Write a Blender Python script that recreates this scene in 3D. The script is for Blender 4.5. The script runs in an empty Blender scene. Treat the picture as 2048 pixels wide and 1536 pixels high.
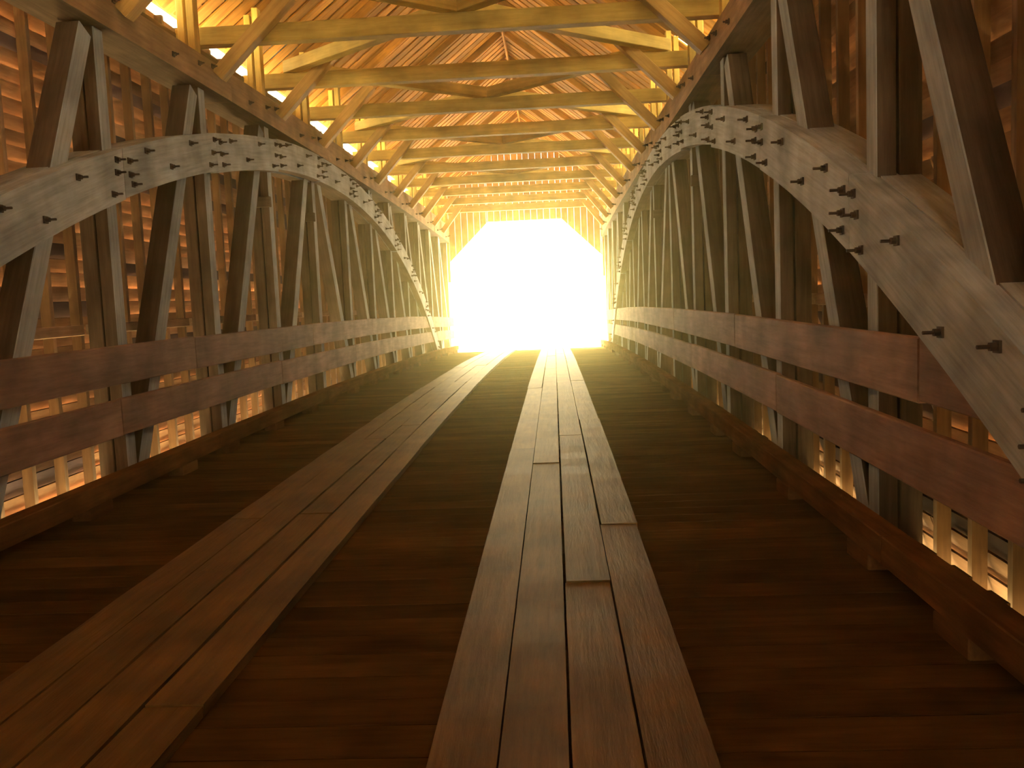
import bpy, bmesh, math, random
from mathutils import Matrix, Vector
random.seed(7)
sc = bpy.context.scene
COL = sc.collection

# ---------------------------------------------------------------- camera
F_PX = 1750.0
YAW, PITCH, ROLL = -0.0515, -0.0887, 0.0427
fw = Vector((math.sin(YAW)*math.cos(PITCH), math.cos(YAW)*math.cos(PITCH), math.sin(PITCH)))
rt0 = Vector((math.cos(YAW), -math.sin(YAW), 0.0)); up0 = rt0.cross(fw)
rt = math.cos(ROLL)*rt0 - math.sin(ROLL)*up0
up = math.cos(ROLL)*up0 + math.sin(ROLL)*rt0
cd = bpy.data.cameras.new('camera'); cam = bpy.data.objects.new('camera', cd); COL.objects.link(cam)
cd.sensor_width = 36.0; cd.lens = F_PX/2048*36.0; cd.clip_end = 500
cam.matrix_world = Matrix(((rt.x, up.x, -fw.x, 0), (rt.y, up.y, -fw.y, 0), (rt.z, up.z, -fw.z, 1.6), (0, 0, 0, 1)))
sc.camera = cam

# ---------------------------------------------------------------- sky, sun, exposure
wd = bpy.data.worlds.new('sky'); sc.world = wd; wd.use_nodes = True
bg = wd.node_tree.nodes['Background']
bg.inputs['Color'].default_value = (1.0, 0.84, 0.46, 1)
bg.inputs['Strength'].default_value = 2.2
sd = bpy.data.lights.new('sun', 'SUN'); sun = bpy.data.objects.new('sun', sd); COL.objects.link(sun)
sd.energy = 16.0; sd.angle = math.radians(0.6); sd.color = (1.0, 0.86, 0.62)
sun.rotation_euler = Vector((-0.70, 0.50, 0.95)).to_track_quat('Z', 'Y').to_euler()
sc.view_settings.view_transform = 'Standard'; sc.view_settings.look = 'None'
sc.view_settings.gamma = 1.0; sc.view_settings.use_curve_mapping = False
sc.view_settings.exposure = 2.7
sc.cycles.max_bounces = 8; sc.cycles.diffuse_bounces = 5; sc.cycles.volume_bounces = 1

# ---------------------------------------------------------------- materials
def wood(name, dark, light, rough=0.75, grain=14.0, vary=0.35, bump=0.25, blotch=0.4, odd=None, spec=0.3):
    m = bpy.data.materials.new(name); m.use_nodes = True
    nt = m.node_tree; N = nt.nodes; L = nt.links
    b = N['Principled BSDF']; b.inputs['Roughness'].default_value = rough
    b.inputs['Specular IOR Level'].default_value = spec
    tc = N.new('ShaderNodeTexCoord'); oi = N.new('ShaderNodeObjectInfo')
    mul = N.new('ShaderNodeVectorMath'); mul.operation = 'SCALE'
    comb = N.new('ShaderNodeCombineXYZ')
    for i in range(3): L.new(oi.outputs['Random'], comb.inputs[i])
    L.new(comb.outputs[0], mul.inputs[0]); mul.inputs['Scale'].default_value = 37.0
    add = N.new('ShaderNodeVectorMath'); add.operation = 'ADD'
    L.new(tc.outputs['Object'], add.inputs[0]); L.new(mul.outputs[0], add.inputs[1])
    mp = N.new('ShaderNodeMapping'); mp.inputs['Scale'].default_value = (0.9, grain, grain)
    L.new(add.outputs[0], mp.inputs['Vector'])
    n1 = N.new('ShaderNodeTexNoise'); n1.inputs['Scale'].default_value = 2.0; n1.inputs['Detail'].default_value = 6; n1.inputs['Roughness'].default_value = 0.65
    L.new(mp.outputs[0], n1.inputs['Vector'])
    n2 = N.new('ShaderNodeTexNoise'); n2.inputs['Scale'].default_value = 2.3; n2.inputs['Detail'].default_value = 3
    L.new(add.outputs[0], n2.inputs['Vector'])
    cr = N.new('ShaderNodeValToRGB')
    cr.color_ramp.elements[0].position = 0.30; cr.color_ramp.elements[0].color = (*dark, 1)
    cr.color_ramp.elements[1].position = 0.72; cr.color_ramp.elements[1].color = (*light, 1)
    L.new(n1.outputs['Fac'], cr.inputs['Fac'])
    mr = N.new('ShaderNodeMapRange'); mr.inputs['From Min'].default_value = 0.3; mr.inputs['From Max'].default_value = 0.7
    mr.inputs['To Min'].default_value = 1-blotch; mr.inputs['To Max'].default_value = 1+blotch*0.5
    L.new(n2.outputs['Fac'], mr.inputs['Value'])
    mv = N.new('ShaderNodeMapRange'); mv.inputs['To Min'].default_value = 1-vary; mv.inputs['To Max'].default_value = 1+vary*0.6
    L.new(oi.outputs['Random'], mv.inputs['Value'])
    pr = N.new('ShaderNodeMath'); pr.operation = 'MULTIPLY'
    L.new(mr.outputs[0], pr.inputs[0]); L.new(mv.outputs[0], pr.inputs[1])
    sc_ = N.new('ShaderNodeVectorMath'); sc_.operation = 'SCALE'
    col = cr.outputs['Color']
    if odd:                                    # a few boards of another, darker and bluer wood
        w1 = N.new('ShaderNodeTexWhiteNoise'); w1.noise_dimensions = '1D'; L.new(oi.outputs['Random'], w1.inputs['W'])
        gt = N.new('ShaderNodeMath'); gt.operation = 'GREATER_THAN'; gt.inputs[1].default_value = odd[1]
        L.new(w1.outputs['Value'], gt.inputs[0])
        mx = N.new('ShaderNodeMix'); mx.data_type = 'RGBA'; L.new(gt.outputs[0], mx.inputs['Factor'])
        L.new(col, mx.inputs['A']); mx.inputs['B'].default_value = (*odd[0], 1); col = mx.outputs['Result']
    L.new(col, sc_.inputs[0]); L.new(pr.outputs[0], sc_.inputs['Scale'])
    L.new(sc_.outputs[0], b.inputs['Base Color'])
    bp = N.new('ShaderNodeBump'); bp.inputs['Strength'].default_value = bump; bp.inputs['Distance'].default_value = 0.01
    L.new(n1.outputs['Fac'], bp.inputs['Height']); L.new(bp.outputs[0], b.inputs['Normal'])
    return m
M_ARCH  = wood('weathered_grey_wood', (0.33, 0.36, 0.40), (0.57, 0.62, 0.68), 0.8, 16, 0.12)
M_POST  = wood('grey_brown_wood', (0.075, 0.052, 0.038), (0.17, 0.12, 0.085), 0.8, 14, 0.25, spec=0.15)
M_LIT  = wood('lit_road_face', (0.28, 0.305, 0.34), (0.50, 0.54, 0.60), 0.8, 14, 0.2)  # road-side light on posts and braces, put into the colour
M_CHORD = wood('brown_chord_wood', (0.30, 0.17, 0.09), (0.52, 0.33, 0.18), 0.8, 12, 0.15)
M_TIE   = wood('golden_wood', (0.50, 0.335, 0.065), (0.74, 0.55, 0.145), 0.7, 10, 0.3)
M_KNEE  = wood('dull_golden_wood', (0.42, 0.24, 0.06), (0.66, 0.42, 0.13), 0.7, 10, 0.2)
M_ROOF  = wood('orange_roof_wood', (0.31, 0.125, 0.02), (0.60, 0.295, 0.05), 0.75, 12, 0.45)
M_SHIN  = wood('shingle_wood', (0.30, 0.14, 0.04), (0.52, 0.27, 0.09), 0.85, 6, 0.2)
M_SIDE  = wood('siding_wood', (0.33, 0.175, 0.095), (0.60, 0.36, 0.20), 0.8, 10, 0.5, odd=((0.10, 0.07, 0.08), 0.85))
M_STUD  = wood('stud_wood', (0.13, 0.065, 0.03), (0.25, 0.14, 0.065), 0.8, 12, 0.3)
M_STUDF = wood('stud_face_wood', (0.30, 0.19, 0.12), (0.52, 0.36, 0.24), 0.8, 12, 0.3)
M_RAIL  = wood('rail_wood', (0.22, 0.13, 0.10), (0.40, 0.245, 0.18), 0.7, 10, 0.2, spec=0.08)
M_DECK  = wood('deck_wood', (0.070, 0.036, 0.010), (0.140, 0.074, 0.021), 0.9, 9, 0.35, spec=0.0)
M_RUN   = wood('worn_runway_wood', (0.11, 0.060, 0.016), (0.22, 0.125, 0.036), 0.50, 9, 0.22, bump=0.8, spec=0.32)
M_CURB  = wood('curb_wood', (0.09, 0.042, 0.016), (0.20, 0.098, 0.038), 0.75, 9, 0.2, spec=0.0)
M_RUN.node_tree.nodes['Principled BSDF'].inputs['Specular Tint'].default_value = (1.0, 0.84, 0.5, 1)
def plain(name, col, rough, metal=0.0, noise=0.3, scale=8.0):
    m = bpy.data.materials.new(name); m.use_nodes = True
    N = m.node_tree.nodes; L = m.node_tree.links; b = N['Principled BSDF']
    b.inputs['Roughness'].default_value = rough; b.inputs['Metallic'].default_value = metal
    n = N.new('ShaderNodeTexNoise'); n.inputs['Scale'].default_value = scale; n.inputs['Detail'].default_value = 5
    tc = N.new('ShaderNodeTexCoord'); L.new(tc.outputs['Object'], n.inputs['Vector'])
    cr = N.new('ShaderNodeValToRGB')
    cr.color_ramp.elements[0].color = (*[c*(1-noise) for c in col], 1); cr.color_ramp.elements[1].color = (*[min(1, c*(1+noise)) for c in col], 1)
    L.new(n.outputs['Fac'], cr.inputs['Fac']); L.new(cr.outputs['Color'], b.inputs['Base Color'])
    return m
M_IRON = plain('rusty_iron', (0.045, 0.028, 0.02), 0.7, 0.3)
M_GROUND = plain('dry_grass_ground', (0.62, 0.54, 0.34), 0.95, 0, 0.3, 0.7)
M_ROAD = plain('pale_gravel', (0.62, 0.58, 0.50), 0.9, 0, 0.15, 3.0)
M_GREY = plain('grey_blue_shingle', (0.22, 0.36, 0.62), 0.6)
M_SUB = plain('dark_floor_base', (0.03, 0.018, 0.01), 0.9)

# ---------------------------------------------------------------- object helpers
WM = {}                       # world matrices by object
def link(name, data, M, mat=None, parent=None):
    o = bpy.data.objects.new(name, data); COL.objects.link(o)
    WM[o] = M
    if parent is not None:
        o.parent = parent; o.matrix_basis = WM[parent].inverted() @ M
    else:
        o.matrix_basis = M
    if mat is not None and data is not None and not data.materials: data.materials.append(mat)
    return o
def tag(o, label=None, cat=None, group=None, kind=None):
    if label: o['label'] = label
    if cat: o['category'] = cat
    if group: o['group'] = group
    if kind: o['kind'] = kind
    return o
def empty(name, loc): return link(name, None, Matrix.Translation(Vector(loc)))
CACHE = {}
def boxmesh(lx, ly, lz, mat, bev=0.0):
    key = (round(lx, 3), round(ly, 3), round(lz, 3), mat.name, bev)
    if key in CACHE: return CACHE[key]
    bm = bmesh.new(); bmesh.ops.create_cube(bm, size=1.0)
    for v in bm.verts: v.co.x *= lx; v.co.y *= ly; v.co.z *= lz
    if bev: bmesh.ops.bevel(bm, geom=bm.edges[:], offset=bev, segments=1, affect='EDGES')
    me = bpy.data.meshes.new('box'); bm.to_mesh(me); bm.free(); me.materials.append(mat)
    CACHE[key] = me; return me
def frame(p0, p1, upv=(0, 0, 1)):
    p0 = Vector(p0); p1 = Vector(p1); x = (p1-p0).normalized(); u = Vector(upv)
    y = u.cross(x)
    y.normalize(); z = x.cross(y); c = (p0+p1)/2
    return Matrix(((x.x, y.x, z.x, c.x), (x.y, y.y, z.y, c.y), (x.z, y.z, z.z, c.z), (0, 0, 0, 1)))
def beam(name, p0, p1, w, h, mat, parent=None, upv=(0, 0, 1), bev=0.006):
    """box from p0 to p1 (local X along it), w across, h along upv"""
    L = (Vector(p1)-Vector(p0)).length
    return link(name, boxmesh(L, w, h, mat, bev), frame(p0, p1, upv), parent=parent)
def lit_face(o, s, m=None):
    """light on the side facing the road, put in as a paler colour (local +Z/-Z points to the road)"""
    m = m or M_LIT
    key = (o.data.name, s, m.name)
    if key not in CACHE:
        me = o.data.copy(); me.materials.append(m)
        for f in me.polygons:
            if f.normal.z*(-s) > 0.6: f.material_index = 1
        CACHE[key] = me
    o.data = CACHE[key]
def poly_prism(name, prof, x0, x1, M, mat, parent=None, under=None):
    """prof: list of world (y,z) going round; extruded x0..x1; stored local to M"""
    n = len(prof); Mi = M.inverted()
    vs = [Mi @ Vector((x0, y, z)) for y, z in prof] + [Mi @ Vector((x1, y, z)) for y, z in prof]
    fs = [tuple(range(n)), tuple(range(2*n-1, n-1, -1))] + [(i, i+n, (i+1) % n+n, (i+1) % n) for i in range(n)]
    me = bpy.data.meshes.new(name); me.from_pydata([tuple(v) for v in vs], [], fs)
    bm = bmesh.new(); bm.from_mesh(me); bmesh.ops.recalc_face_normals(bm, faces=bm.faces[:]); bm.to_mesh(me); bm.free()
    me.materials.append(mat)
    if under:                              # darker underside: shade put into the colour
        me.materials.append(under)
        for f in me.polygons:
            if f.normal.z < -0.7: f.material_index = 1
    return link(name, me, M, parent=parent)
ORD = ['nearest', 'second', 'third', 'fourth', 'fifth', 'sixth', 'seventh', 'eighth', 'ninth', 'tenth', 'eleventh', 'twelfth', 'thirteenth', 'fourteenth', 'fifteenth', 'sixteenth']
def nth(i): return ORD[i] if i == 0 else ORD[i] + ' nearest'

# ---------------------------------------------------------------- layout
CX = -0.946                                   # centre line of the bridge (camera stands right of it)
def fz(y): return 0.02473*y - 0.000773*y*y    # cambered road
YN, YF = -22.0, 31.9                           # near end, lengthened unseen to cut light from behind, and far portal
BAY = 2.19
PY = [5.28 + BAY*k for k in range(-12, 13)]    # truss post positions
MID = 14.04
W_CH, W_ARCH, W_RAIL, W_SIDE = 2.73, 2.69, 2.715, 3.30
Z_CH = 3.95
def ztie(y): return 4.53 + 0.013*(y-12.35)
def zchord(y): return 4.27 + 0.013*(y-9.65)
def zroof(ax, y): return ztie(y) + 0.66 + 0.78*(3.30-ax)     # underside of the roof boards at |x|=ax
SIDES = ((-1, 'left'), (1, 'right'))
def X(s, a): return CX + s*a

# ---------------------------------------------------------------- ground outside
def slab(name, x0, x1, y0, y1, z0, z1, mat, kind=None, parent=None):
    M = Matrix.Translation(((x0+x1)/2, (y0+y1)/2, (z0+z1)/2))
    return tag(link(name, boxmesh(x1-x0, y1-y0, z1-z0, mat), M, parent=parent), kind=kind)
slab('ground', -70, 70, -45, 110, -4.6, -4.2, M_GROUND, 'structure')
slab('road_far', CX-5, CX+5, YF+0.02, 75, -4.2, fz(YF)-0.08, M_ROAD, 'structure')
slab('road_near', CX-5, CX+5, -40, YN-0.02, -4.2, fz(YN)-0.08, M_ROAD, 'structure')

# ---------------------------------------------------------------- floor: base added to stop light through the seams, with cross planks
def strip(name, x0, x1, zt, zb, mat, y0=YN, y1=YF, n=34, parent=None):
    prof = [(y0+(y1-y0)*i/n, fz(y0+(y1-y0)*i/n)+zt) for i in range(n+1)] + [(y1-(y1-y0)*i/n, fz(y1-(y1-y0)*i/n)+zb) for i in range(n+1)]
    return poly_prism(name, prof, x0, x1, Matrix.Translation((CX, (y0+y1)/2, 0)), mat, parent)
floor = tag(strip('floor', X(-1, 3.0), X(1, 3.0), -0.075, -0.25, M_SUB), kind='structure')
y = YN
while y < YF-0.05:
    wd_ = random.choice((0.19, 0.21, 0.23)); yc = y+wd_/2
    if yc+wd_/2 > YF: break
    z = fz(yc)-0.036+random.uniform(-0.0015, 0.0015); j = random.uniform(-0.02, 0.02)
    beam('plank', (X(-1, 3.05)+j, yc, z), (X(1, 3.05)+j, yc, z), wd_-0.005, 0.07, M_DECK, floor, upv=(0, fz(yc-.1)-fz(yc+.1), 0.2), bev=0.0015)
    y += wd_

# ---------------------------------------------------------------- two plank wheel tracks
for s, side in SIDES:
    t = tag(empty('plank_runway', (X(s, 0.95), 12, fz(12))),
            'worn four-plank wheel track lying on the floor, ' + ('the left one' if s < 0 else 'the right one, in front of the camera'), 'wheel track', 'plank wheel tracks on the bridge floor')
    for k in range(4):
        a = 0.461 + 0.2428*(k+0.5)
        y = YN + 0.05 + random.uniform(0, 1.5)*0
        first = True
        while y < YF-0.3:
            ln = random.uniform(4.0, 6.0) if not first else random.uniform(1.5, 5.5)
            first = False
            y1 = min(y+ln, YF-0.02)
            if YF-y1 < 1.0: y1 = YF-0.02
            j0, j1 = random.uniform(-0.006, 0.006), random.uniform(-0.006, 0.006)
            dz = random.uniform(-0.004, 0.004)
            n = 14; prof = []
            for i in range(n+1):
                yy = y+(y1-0.006-y)*i/n; prof.append((yy, fz(yy)+0.05+dz+random.uniform(-0.003, 0.003)))
            for i in range(n, -1, -1):
                yy = y+(y1-0.006-y)*i/n; prof.append((yy, fz(yy)+0.001))
            ym = (y+y1)/2
            M = frame((X(s, a), y, fz(y)), (X(s, a)+j1, y1, fz(y1)))
            poly_prism('plank', prof, X(s, a)-0.1155+j0, X(s, a)+0.1155+j0, M, M_RUN, t)
            y = y1

# ---------------------------------------------------------------- curbs on blocks
for s, side in SIDES:
    t = tag(empty('wheel_curb', (X(s, 2.65), 12, fz(12))), 'dark timber kerb raised on blocks along the %s edge of the floor' % side, 'curb', 'timber kerbs')
    for k in range(13):
        y0 = YN+0.1+k*4.4; y1 = min(y0+4.395, YF-0.05)
        if y1 < y0+0.4: break
        beam('curb_timber', (X(s, 2.65), y0, fz(y0)+0.172), (X(s, 2.65), y1, fz(y1)+0.172), 0.145, 0.152, M_CURB, t)
        for q in (0.35, 1.95, 3.6):
            yy = y0+q
            if yy < YF-0.3: beam('block', (X(s, 2.65), yy-0.17, fz(yy)+0.047), (X(s, 2.65), yy+0.17, fz(yy)+0.047), 0.15, 0.096, M_CURB, t)

# ---------------------------------------------------------------- guard rails
for s, side in SIDES:
    for nm, z0, z1, off in (('upper', 0.948, 1.275, 0), ('lower', 0.511, 0.822, 1.6)):
        t = tag(empty('guard_rail', (X(s, 2.74), 12, fz(12)+z0)), '%s of the two wide plank guard rails along the %s truss' % (nm, side), 'guard rail', 'plank guard rails')
        y = YN+0.1
        k = 0
        while y < YF-0.4:
            y1 = min(y + (4.38 if k else 4.38-off), YF+0.0)
            dz = random.uniform(-0.008, 0.008); zc = (z0+z1)/2+dz; dx = random.uniform(0, 0.008)
            beam('rail_board', (X(s, W_RAIL+0.025+dx), y, fz(y)+zc), (X(s, W_RAIL+0.025+dx), y1-0.008, fz(y1)+zc), 0.05, z1-z0, M_RAIL, t, bev=0.008)
            y = y1; k += 1
        for py in PY:
            beam('spacer_block', (X(s, W_RAIL+0.06), py, fz(py)+z0+0.05), (X(s, W_RAIL+0.06), py, fz(py)+z1-0.05), 0.12, 0.09, M_POST, t, upv=(1, 0, 0))

# ---------------------------------------------------------------- arches
A_MID = 14.6
def ztop(y):
    d = y-A_MID
    return fz(y) + 3.92 - 0.0180*d*d - 2.3e-5*d**4
ARCH_T = 0.41
bolt_me = None
def bolt_mesh(ln, r):
    bm = bmesh.new()
    def cyl(seg, rad, z0, z1, rot=0):
        a = [bm.verts.new((rad*math.cos(2*math.pi*i/seg+rot), rad*math.sin(2*math.pi*i/seg+rot), z0)) for i in range(seg)]
        b = [bm.verts.new((rad*math.cos(2*math.pi*i/seg+rot), rad*math.sin(2*math.pi*i/seg+rot), z1)) for i in range(seg)]
        for i in range(seg): bm.faces.new((a[i], a[(i+1) % seg], b[(i+1) % seg], b[i]))
        bm.faces.new(b)
    cyl(4, r*1.9, 0, 0.012, math.pi/4); cyl(6, r, 0.012, 0.012+r*1.3); cyl(6, r*0.5, 0.012+r*1.3, ln)
    me = bpy.data.meshes.new('bolt'); bm.to_mesh(me); bm.free(); me.materials.append(M_IRON); return me
BOLT = bolt_mesh(0.085, 0.019)
BOLT_S = bolt_mesh(0.06, 0.018)
def bolt(x, y, z, s, parent, me=BOLT):
    # axis points to the road (-s in x)
    zx = Vector((-s, 0, 0)); yx = Vector((0, 0, 1)); xx = yx.cross(zx)
    M = Matrix(((xx.x, yx.x, zx.x, x), (xx.y, yx.y, zx.y, y), (xx.z, yx.z, zx.z, z), (0, 0, 0, 1)))
    link('bolt', me, M, parent=parent)
joints = [0.5] + [p for p in PY if 0.8 < p < 28.0] + [28.75]
for s, side in SIDES:
    t = tag(empty('timber_arch', (X(s, 2.9), A_MID, fz(A_MID))), 'great curved grey timber arch studded with bolts along the %s side' % side, 'arch', 'timber arches')
    for i in range(len(joints)-1):
        a, b = joints[i]+0.004, joints[i+1]-0.004
        for ply, (x0, x1) in enumerate(((W_ARCH, W_ARCH+0.15), (W_ARCH+0.155, W_ARCH+0.38))):
            n = 5; dd = random.uniform(-0.012, 0.012); tk = ARCH_T+random.uniform(-0.01, 0.015)
            tp, bt = [], []
            for k in range(n+1):
                y = a+(b-a)*k/n
                sl = (ztop(y+.01)-ztop(y-.01))/.02; ln = math.sqrt(1+sl*sl)
                tp.append((y, ztop(y)+dd)); bt.append((y, ztop(y)+dd-tk*ln))
            M = frame((X(s, (x0+x1)/2), a, ztop(a)), (X(s, (x0+x1)/2), b, ztop(b)))
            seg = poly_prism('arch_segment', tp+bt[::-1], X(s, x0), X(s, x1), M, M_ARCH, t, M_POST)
            if ply == 0:
                pts = [(0.10, .10), (0.10, .22), (0.13, .33), (BAY-0.10, .06), (BAY-0.12, .19), (BAY-0.22, .34), (0.42, .07), (0.95, .28), (1.45, .10)]
                for (q, dn) in pts:
                    y = a+q*(b-a)/BAY+random.uniform(-0.025, 0.025)
                    if not a < y < b: continue
                    sl = (ztop(y+.01)-ztop(y-.01))/.02
                    bolt(X(s, x0), y, ztop(y)+dd-(dn+random.uniform(-.02, .02))*math.sqrt(1+sl*sl), s, seg)

# ---------------------------------------------------------------- upper chords
for s, side in SIDES:
    t = tag(empty('upper_chord', (X(s, 2.9), MID, fz(MID)+Z_CH)), 'long brown upper chord timber above the arch on the %s side' % side, 'beam', 'upper chords')
    for i in range(-7, 6):
        y0 = PY[14]+(i-1)*2*BAY+0.7; y1 = y0+2*BAY-0.01
        y0 = max(y0, YN+0.1); y1 = min(y1, YF-0.05)
        if y1-y0 < 0.5: continue
        n = 6
        prof = [(y0+(y1-y0)*k/n, fz(y0+(y1-y0)*k/n)+zchord(y0+(y1-y0)*k/n)) for k in range(n+1)] + [(y1-(y1-y0)*k/n, fz(y1-(y1-y0)*k/n)+Z_CH) for k in range(n+1)]
        M = frame((X(s, 2.9), y0, fz(y0)+4.1), (X(s, 2.9), y1, fz(y1)+4.1))
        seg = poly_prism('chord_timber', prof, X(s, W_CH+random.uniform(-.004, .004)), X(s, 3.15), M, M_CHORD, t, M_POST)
        for p in PY:
            for q, dz in ((-0.25, .20), (0.12, .26), (-0.9, .12)):
                if y0 < p+q < y1: bolt(X(s, W_CH-.004), p+q, fz(p+q)+Z_CH+dz, s, seg, BOLT_S)

# ---------------------------------------------------------------- truss posts and diagonal braces
vis = {-1: [p for p in PY if p > 5.0], 1: [p for p in PY if p > 4.0]}
for s, side in SIDES:
    for i, p in enumerate(PY):
        if p < (5.0 if s < 0 else 2.9): continue
        first = 7.0 if s < 0 else 5.0
        seen = lambda v0: 'just outside the frame' if p < v0 else nth([q for q in PY if q > v0].index(p)) + ' in view'
        t = tag(empty('truss_post', (X(s, 2.95), p, fz(p)-0.5)), 'upright twin-plank truss post on the %s, %s' % (side, seen(first)), 'post', 'truss posts')
        for x0, x1 in ((2.82, 2.935), (2.95, 3.08)):
            xm = (x0+x1)/2
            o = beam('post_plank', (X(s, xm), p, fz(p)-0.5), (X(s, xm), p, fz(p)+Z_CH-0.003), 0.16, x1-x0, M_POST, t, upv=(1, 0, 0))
            if x0 < 2.9: lit_face(o, s)
        if (s < 0 and abs(p-11.85) < .1) or (s < 0 and abs(p-14.04) < .1) or (s > 0 and abs(p-16.23) < .1) or (s > 0 and abs(p-11.85) < .1):
            zc = fz(p)+2.95
            beam('cleat', (X(s, 2.80), p-0.085, zc), (X(s, 3.1), p-0.085, zc), 0.06, 0.14, M_POST, t)
        # short posts carrying the eaves above the chord
        if p < 7: continue
        r = tag(empty('eave_post', (X(s, 2.93), p, fz(p)+zchord(p))), 'short double post above the %s upper chord, %s' % (side, seen(9.0)), 'post', 'eave posts above the upper chords')
        for x0, x1 in ((2.82, 2.90), (2.93, 3.01)):
            xm = (x0+x1)/2
            beam('post_plank', (X(s, xm), p, fz(p)+zchord(p)+0.003), (X(s, xm), p, fz(p)+zroof(x1, p)-0.01), 0.14, x1-x0, M_TIE, r, upv=(1, 0, 0))
    rank = 0
    for i in range(len(PY)-1):
        p, q = PY[i], PY[i+1]
        if p < (5.0 if s < 0 else 2.9): continue
        if q <= MID+.1: a, b = (p+0.14, 0.02), (q-0.19, 3.93)
        else: a, b = (q-0.14, 0.02), (p+0.19, 3.93)
        xm = 2.925
        lean = 'leaning away from the camera' if q <= MID+.1 else 'leaning towards the camera'
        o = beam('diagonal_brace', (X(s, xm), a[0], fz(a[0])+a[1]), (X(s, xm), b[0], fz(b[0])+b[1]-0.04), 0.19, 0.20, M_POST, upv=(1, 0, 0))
        lit_face(o, s)
        tag(o, 'diagonal brace of the %s truss %s, %s to the camera' % (side, lean, nth(rank)), 'brace', 'diagonal truss braces')
        rank += 1

# ---------------------------------------------------------------- side walls: studs, girts and lapped siding boards
ROW = 0.125
for s, side in SIDES:
    wall = tag(empty('wall_'+side, (X(s, W_SIDE), MID, fz(MID)-0.6)), kind='structure')
    nz = 43; L6 = 6.8
    for r in range(nz):
        z0 = -0.62+r*ROW
        y = YN
        while y < 31.5:
            ln = L6 if y > -7 else 16.0-(r % 3)*2.2      # longer boards behind the camera
            y0 = max(y, YN); y1 = min(y+ln, 31.5); y += ln
            if y1 > 31.4 and z0 < 2.5: y1 = 29.4
            if y1-y0 < 0.3: continue
            j = random.uniform(-0.006, 0.006)
            xc = W_SIDE+0.022+random.uniform(0, 0.008)
            zc = z0+0.075+j
            # lapped: the lower edge stands further out
            beam('siding_board', (X(s, xc), y0+0.004, fz(y0)+zc), (X(s, xc), y1-0.004, fz(y1)+zc), 0.016, 0.172, M_SIDE, wall, upv=(-s*0.36, 0, 1), bev=0)
    k = 0
    y = YN+0.15
    while y < 31.5:
        zt = 4.75
        zb = -0.6
        jx = random.uniform(-0.015, 0.015)
        o = beam('stud', (X(s, W_SIDE-0.06), y+jx, fz(y)+zb), (X(s, W_SIDE-0.06), y+jx, fz(y)+zt), 0.05, 0.085, M_STUD, wall, upv=(1, 0, 0), bev=0)
        lit_face(o, s, M_STUDF)  # lit road side of the stud, put into its colour
        y += BAY/5 if y > -1 else BAY/2.5
    for i in range(len(PY)-1):
        y0, y1 = PY[i]+0.09, PY[i+1]-0.09
        beam('girt', (X(s, W_SIDE-0.15), y0, fz(y0)+1.41), (X(s, W_SIDE-0.15), y1, fz(y1)+1.41), 0.09, 0.09, M_STUDF, wall)
    beam('wall_plate', (X(s, W_SIDE-0.06), YN, fz(YN)+4.72), (X(s, W_SIDE-0.06), MID, fz(MID)+4.72), 0.10, 0.07, M_STUD, wall)
    beam('wall_plate', (X(s, W_SIDE-0.06), MID, fz(MID)+4.72), (X(s, W_SIDE-0.06), YF, fz(YF)+4.72), 0.10, 0.07, M_STUD, wall)

# ---------------------------------------------------------------- tie beams with lapped knee braces, lateral cross braces
ties = [p+0.40 for p in PY if p < 30]
rank = 0
for y in ties:
    if y < 7: continue
    z = fz(y)+ztie(y)
    inview = y > 9
    t = empty('tie_beam', (CX, y, z))
    tag(t, 'golden cross beam under the roof with two knee braces, ' + (nth(rank)+' in view' if inview else 'overhead just above the frame'), 'beam', 'cross beams under the roof')
    beam('beam', (X(-1, 3.2), y, z+0.10), (X(1, 3.2), y, z+0.10), 0.15, 0.20, M_TIE, t)
    for s, side in SIDES:
        yk = y-0.16
        beam('knee_brace', (X(s, 2.70), yk, fz(y)+Z_CH+0.18), (X(s, 1.84), yk, z+0.46), 0.15, 0.15, M_KNEE, t, upv=(0, 1, 0))
    if inview: rank += 1
rank = 0
for i in range(2, len(ties)-2, 2):
    a, m, b = ties[i-1], ties[i], ties[i+1]
    if b < 9: continue
    t = tag(empty('lateral_cross', (CX, m, fz(m)+ztie(m)+0.2)), 'horizontal cross of two long braces lying on the cross beams, %s to the camera' % nth(rank), 'cross brace', 'roof cross braces')
    for sg in (-1, 1):
        beam('brace', (X(-sg, 2.6), a, fz(a)+ztie(a)+0.285), (X(sg, 2.6), b, fz(b)+ztie(b)+0.285), 0.15, 0.16, M_TIE, t)
    rank += 1

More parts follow.
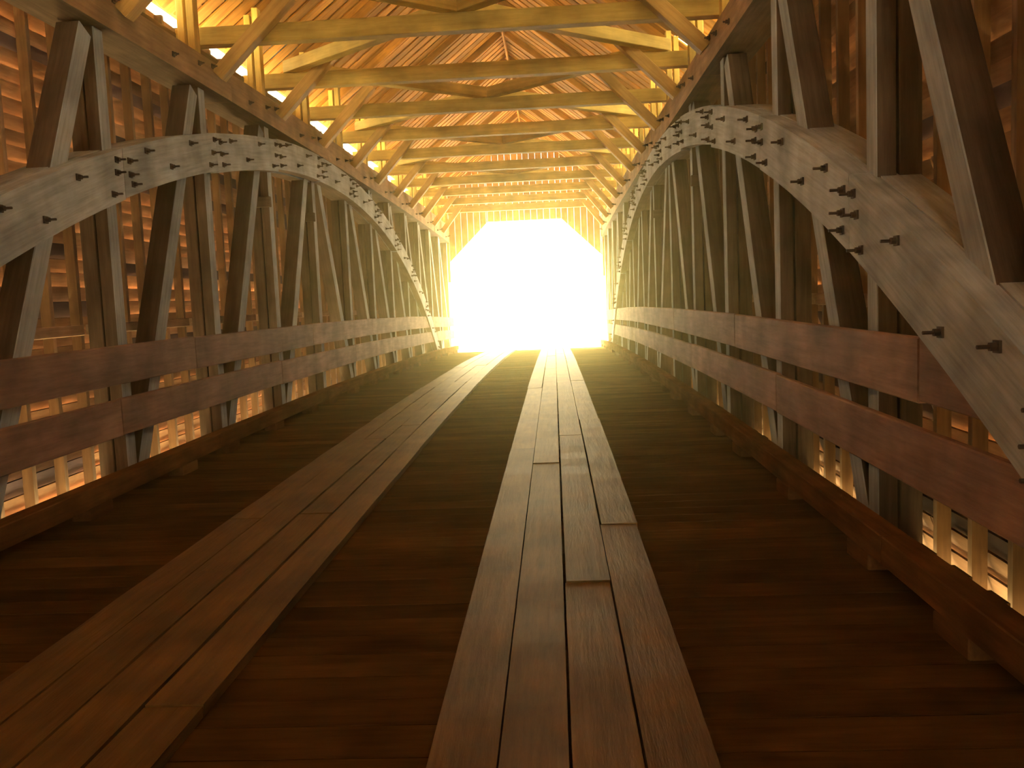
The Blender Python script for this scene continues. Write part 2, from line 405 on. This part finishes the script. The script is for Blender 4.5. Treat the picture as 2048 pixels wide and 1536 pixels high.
# ---------------------------------------------------------------- roof: boards up the slope, rafters, shingles above
ceil = tag(empty('ceiling', (CX, MID, fz(MID)+zroof(0, MID))), kind='structure')
EAVE = 3.46
for s, side in SIDES:
    y = YN-0.2; k = 0
    while y < YF+0.4:
        wb = 0.235+random.uniform(-0.02, 0.02) if y > -1 else 0.9
        z0 = fz(y)+zroof(EAVE, y); z1 = fz(y)+zroof(0.02, y)
        off = random.uniform(0, 0.012)
        beam('roof_board', (X(s, EAVE), y, z0+0.012+off), (X(s, 0.02), y, z1+0.012+off), wb, 0.022, M_ROOF, ceil, bev=0)
        y += 0.325 if y > -1 else 0.98; k += 1
    for p in ties:
        if p < 1: continue
        z0 = fz(p)+zroof(EAVE-0.06, p)-0.075; z1 = fz(p)+zroof(0.06, p)-0.075
        beam('rafter', (X(s, EAVE-0.06), p, z0), (X(s, 0.06), p, z1), 0.09, 0.13, M_ROOF, ceil)
    # shingle courses (one joined part); the lowest courses have lost pieces, so sky shows
    vs, fs, vg, fg = [], [], [], []
    nr = 20; cl = EAVE/nr
    for r in range(nr):
        a0 = EAVE+0.06-r*cl; a1 = EAVE-(r+1)*cl-0.05
        y = YN-0.3
        while y < YF+0.4:
            ln = 0.65
            openp = (0.6 if r in (1, 2) else 0.3 if r == 3 else 0.0)
            hole = random.random() <= openp
            if s < 0 or not hole:
                V, Fc = (vg, fg) if hole else (vs, fs)
                y1 = y+ln
                q = []
                for (aa, lift) in ((a0, 0.075), (max(a1, 0.0), 0.05)):
                    for yy in (y, y1):
                        q.append((X(s, aa), yy, fz(yy)+zroof(aa, yy)+lift))
                b = len(V); V += q + [(x, yy, z+0.02) for x, yy, z in q]
                Fc += [(b, b+1, b+3, b+2), (b+4, b+6, b+7, b+5), (b, b+4, b+5, b+1), (b+2, b+3, b+7, b+6), (b, b+2, b+6, b+4), (b+1, b+5, b+7, b+3)]
            y += ln
    me = bpy.data.meshes.new('shingles'); me.from_pydata(vs, [], fs); me.materials.append(M_SHIN)
    tag(link('shingles', me, Matrix.Identity(4), parent=ceil), kind='stuff')
    if vg:
        me = bpy.data.meshes.new('grey_shingles'); me.from_pydata(vg, [], fg); me.materials.append(M_GREY)
        tag(link('grey_shingles', me, Matrix.Identity(4), parent=ceil), kind='stuff')
beam('ridge_board', (CX, YN, fz(YN)+zroof(0, YN)-0.06), (CX, MID, fz(MID)+zroof(0, MID)-0.06), 0.04, 0.16, M_ROOF, ceil)
beam('ridge_board', (CX, MID, fz(MID)+zroof(0, MID)-0.06), (CX, YF, fz(YF)+zroof(0, YF)-0.06), 0.04, 0.16, M_ROOF, ceil)

# ---------------------------------------------------------------- far portal wall of upright boards with chamfered opening
wf = tag(empty('wall_far', (CX, YF, fz(YF))), kind='structure')
def open_top(x):
    ax = abs(x)
    if ax <= 1.33: return 4.66
    if ax <= 2.76: return 4.66-(ax-1.33)*(4.66-3.28)/(2.76-1.33)
    return 2.55
wbd = 0.23; n = 30
x = -3.40
while x < 3.39:
    x1 = min(x+wbd, 3.4)
    for cut in (-2.76, -1.33, 1.33, 2.76, 0.0):
        if x+0.01 < cut < x1-0.01: x1 = cut
    e = 1e-4
    zb0, zb1 = open_top(x+e), open_top(x1-e)
    zt0, zt1 = zroof(min(abs(x), 3.4), YF)-0.02, zroof(min(abs(x1), 3.4), YF)-0.02
    vs = [(x+.003, 0, zb0), (x1-.003, 0, zb1), (x1-.003, 0, zt1), (x+.003, 0, zt0)]
    vs = vs + [(a, 0.03, c) for a, b, c in vs]
    xm, zm = (x+x1)/2, (zb0+zt0)/2
    M = Matrix.Translation((CX+xm, YF+0.03, fz(YF)+zm)) @ Matrix(((0, 0, 1, 0), (0, 1, 0, 0), (-1, 0, 0, 0), (0, 0, 0, 1)))
    Mi = M.inverted()
    vv = [tuple(Mi @ Vector((CX+a, YF+0.03+b, fz(YF)+c))) for a, b, c in vs]
    me = bpy.data.meshes.new('portal_board')
    me.from_pydata(vv, [], [(3, 2, 1, 0), (4, 5, 6, 7), (0, 1, 5, 4), (1, 2, 6, 5), (2, 3, 7, 6), (3, 0, 4, 7)]); me.materials.append(M_ROOF)
    link('portal_board', me, M, parent=wf)
    x = x1

# ---------------------------------------------------------------- added haze volume, standing in for lens glare at the far opening
hm = bpy.data.materials.new('glare_scatter'); hm.use_nodes = True
hn = hm.node_tree.nodes; hn.remove(hn['Principled BSDF'])
vs_ = hn.new('ShaderNodeVolumeScatter'); vs_.inputs['Density'].default_value = 0.0082; vs_.inputs['Anisotropy'].default_value = 0.93
vs_.inputs['Color'].default_value = (1.0, 0.92, 0.42, 1)
hm.node_tree.links.new(vs_.outputs[0], hn['Material Output'].inputs['Volume'])
hz = link('glare', boxmesh(7.4, YF-YN-0.6, 9.4, hm), Matrix.Translation((CX, (YF+YN)/2, 3.9)))
tag(hz, 'added haze filling the bridge and glowing around the bright far opening', 'glare', kind='stuff')
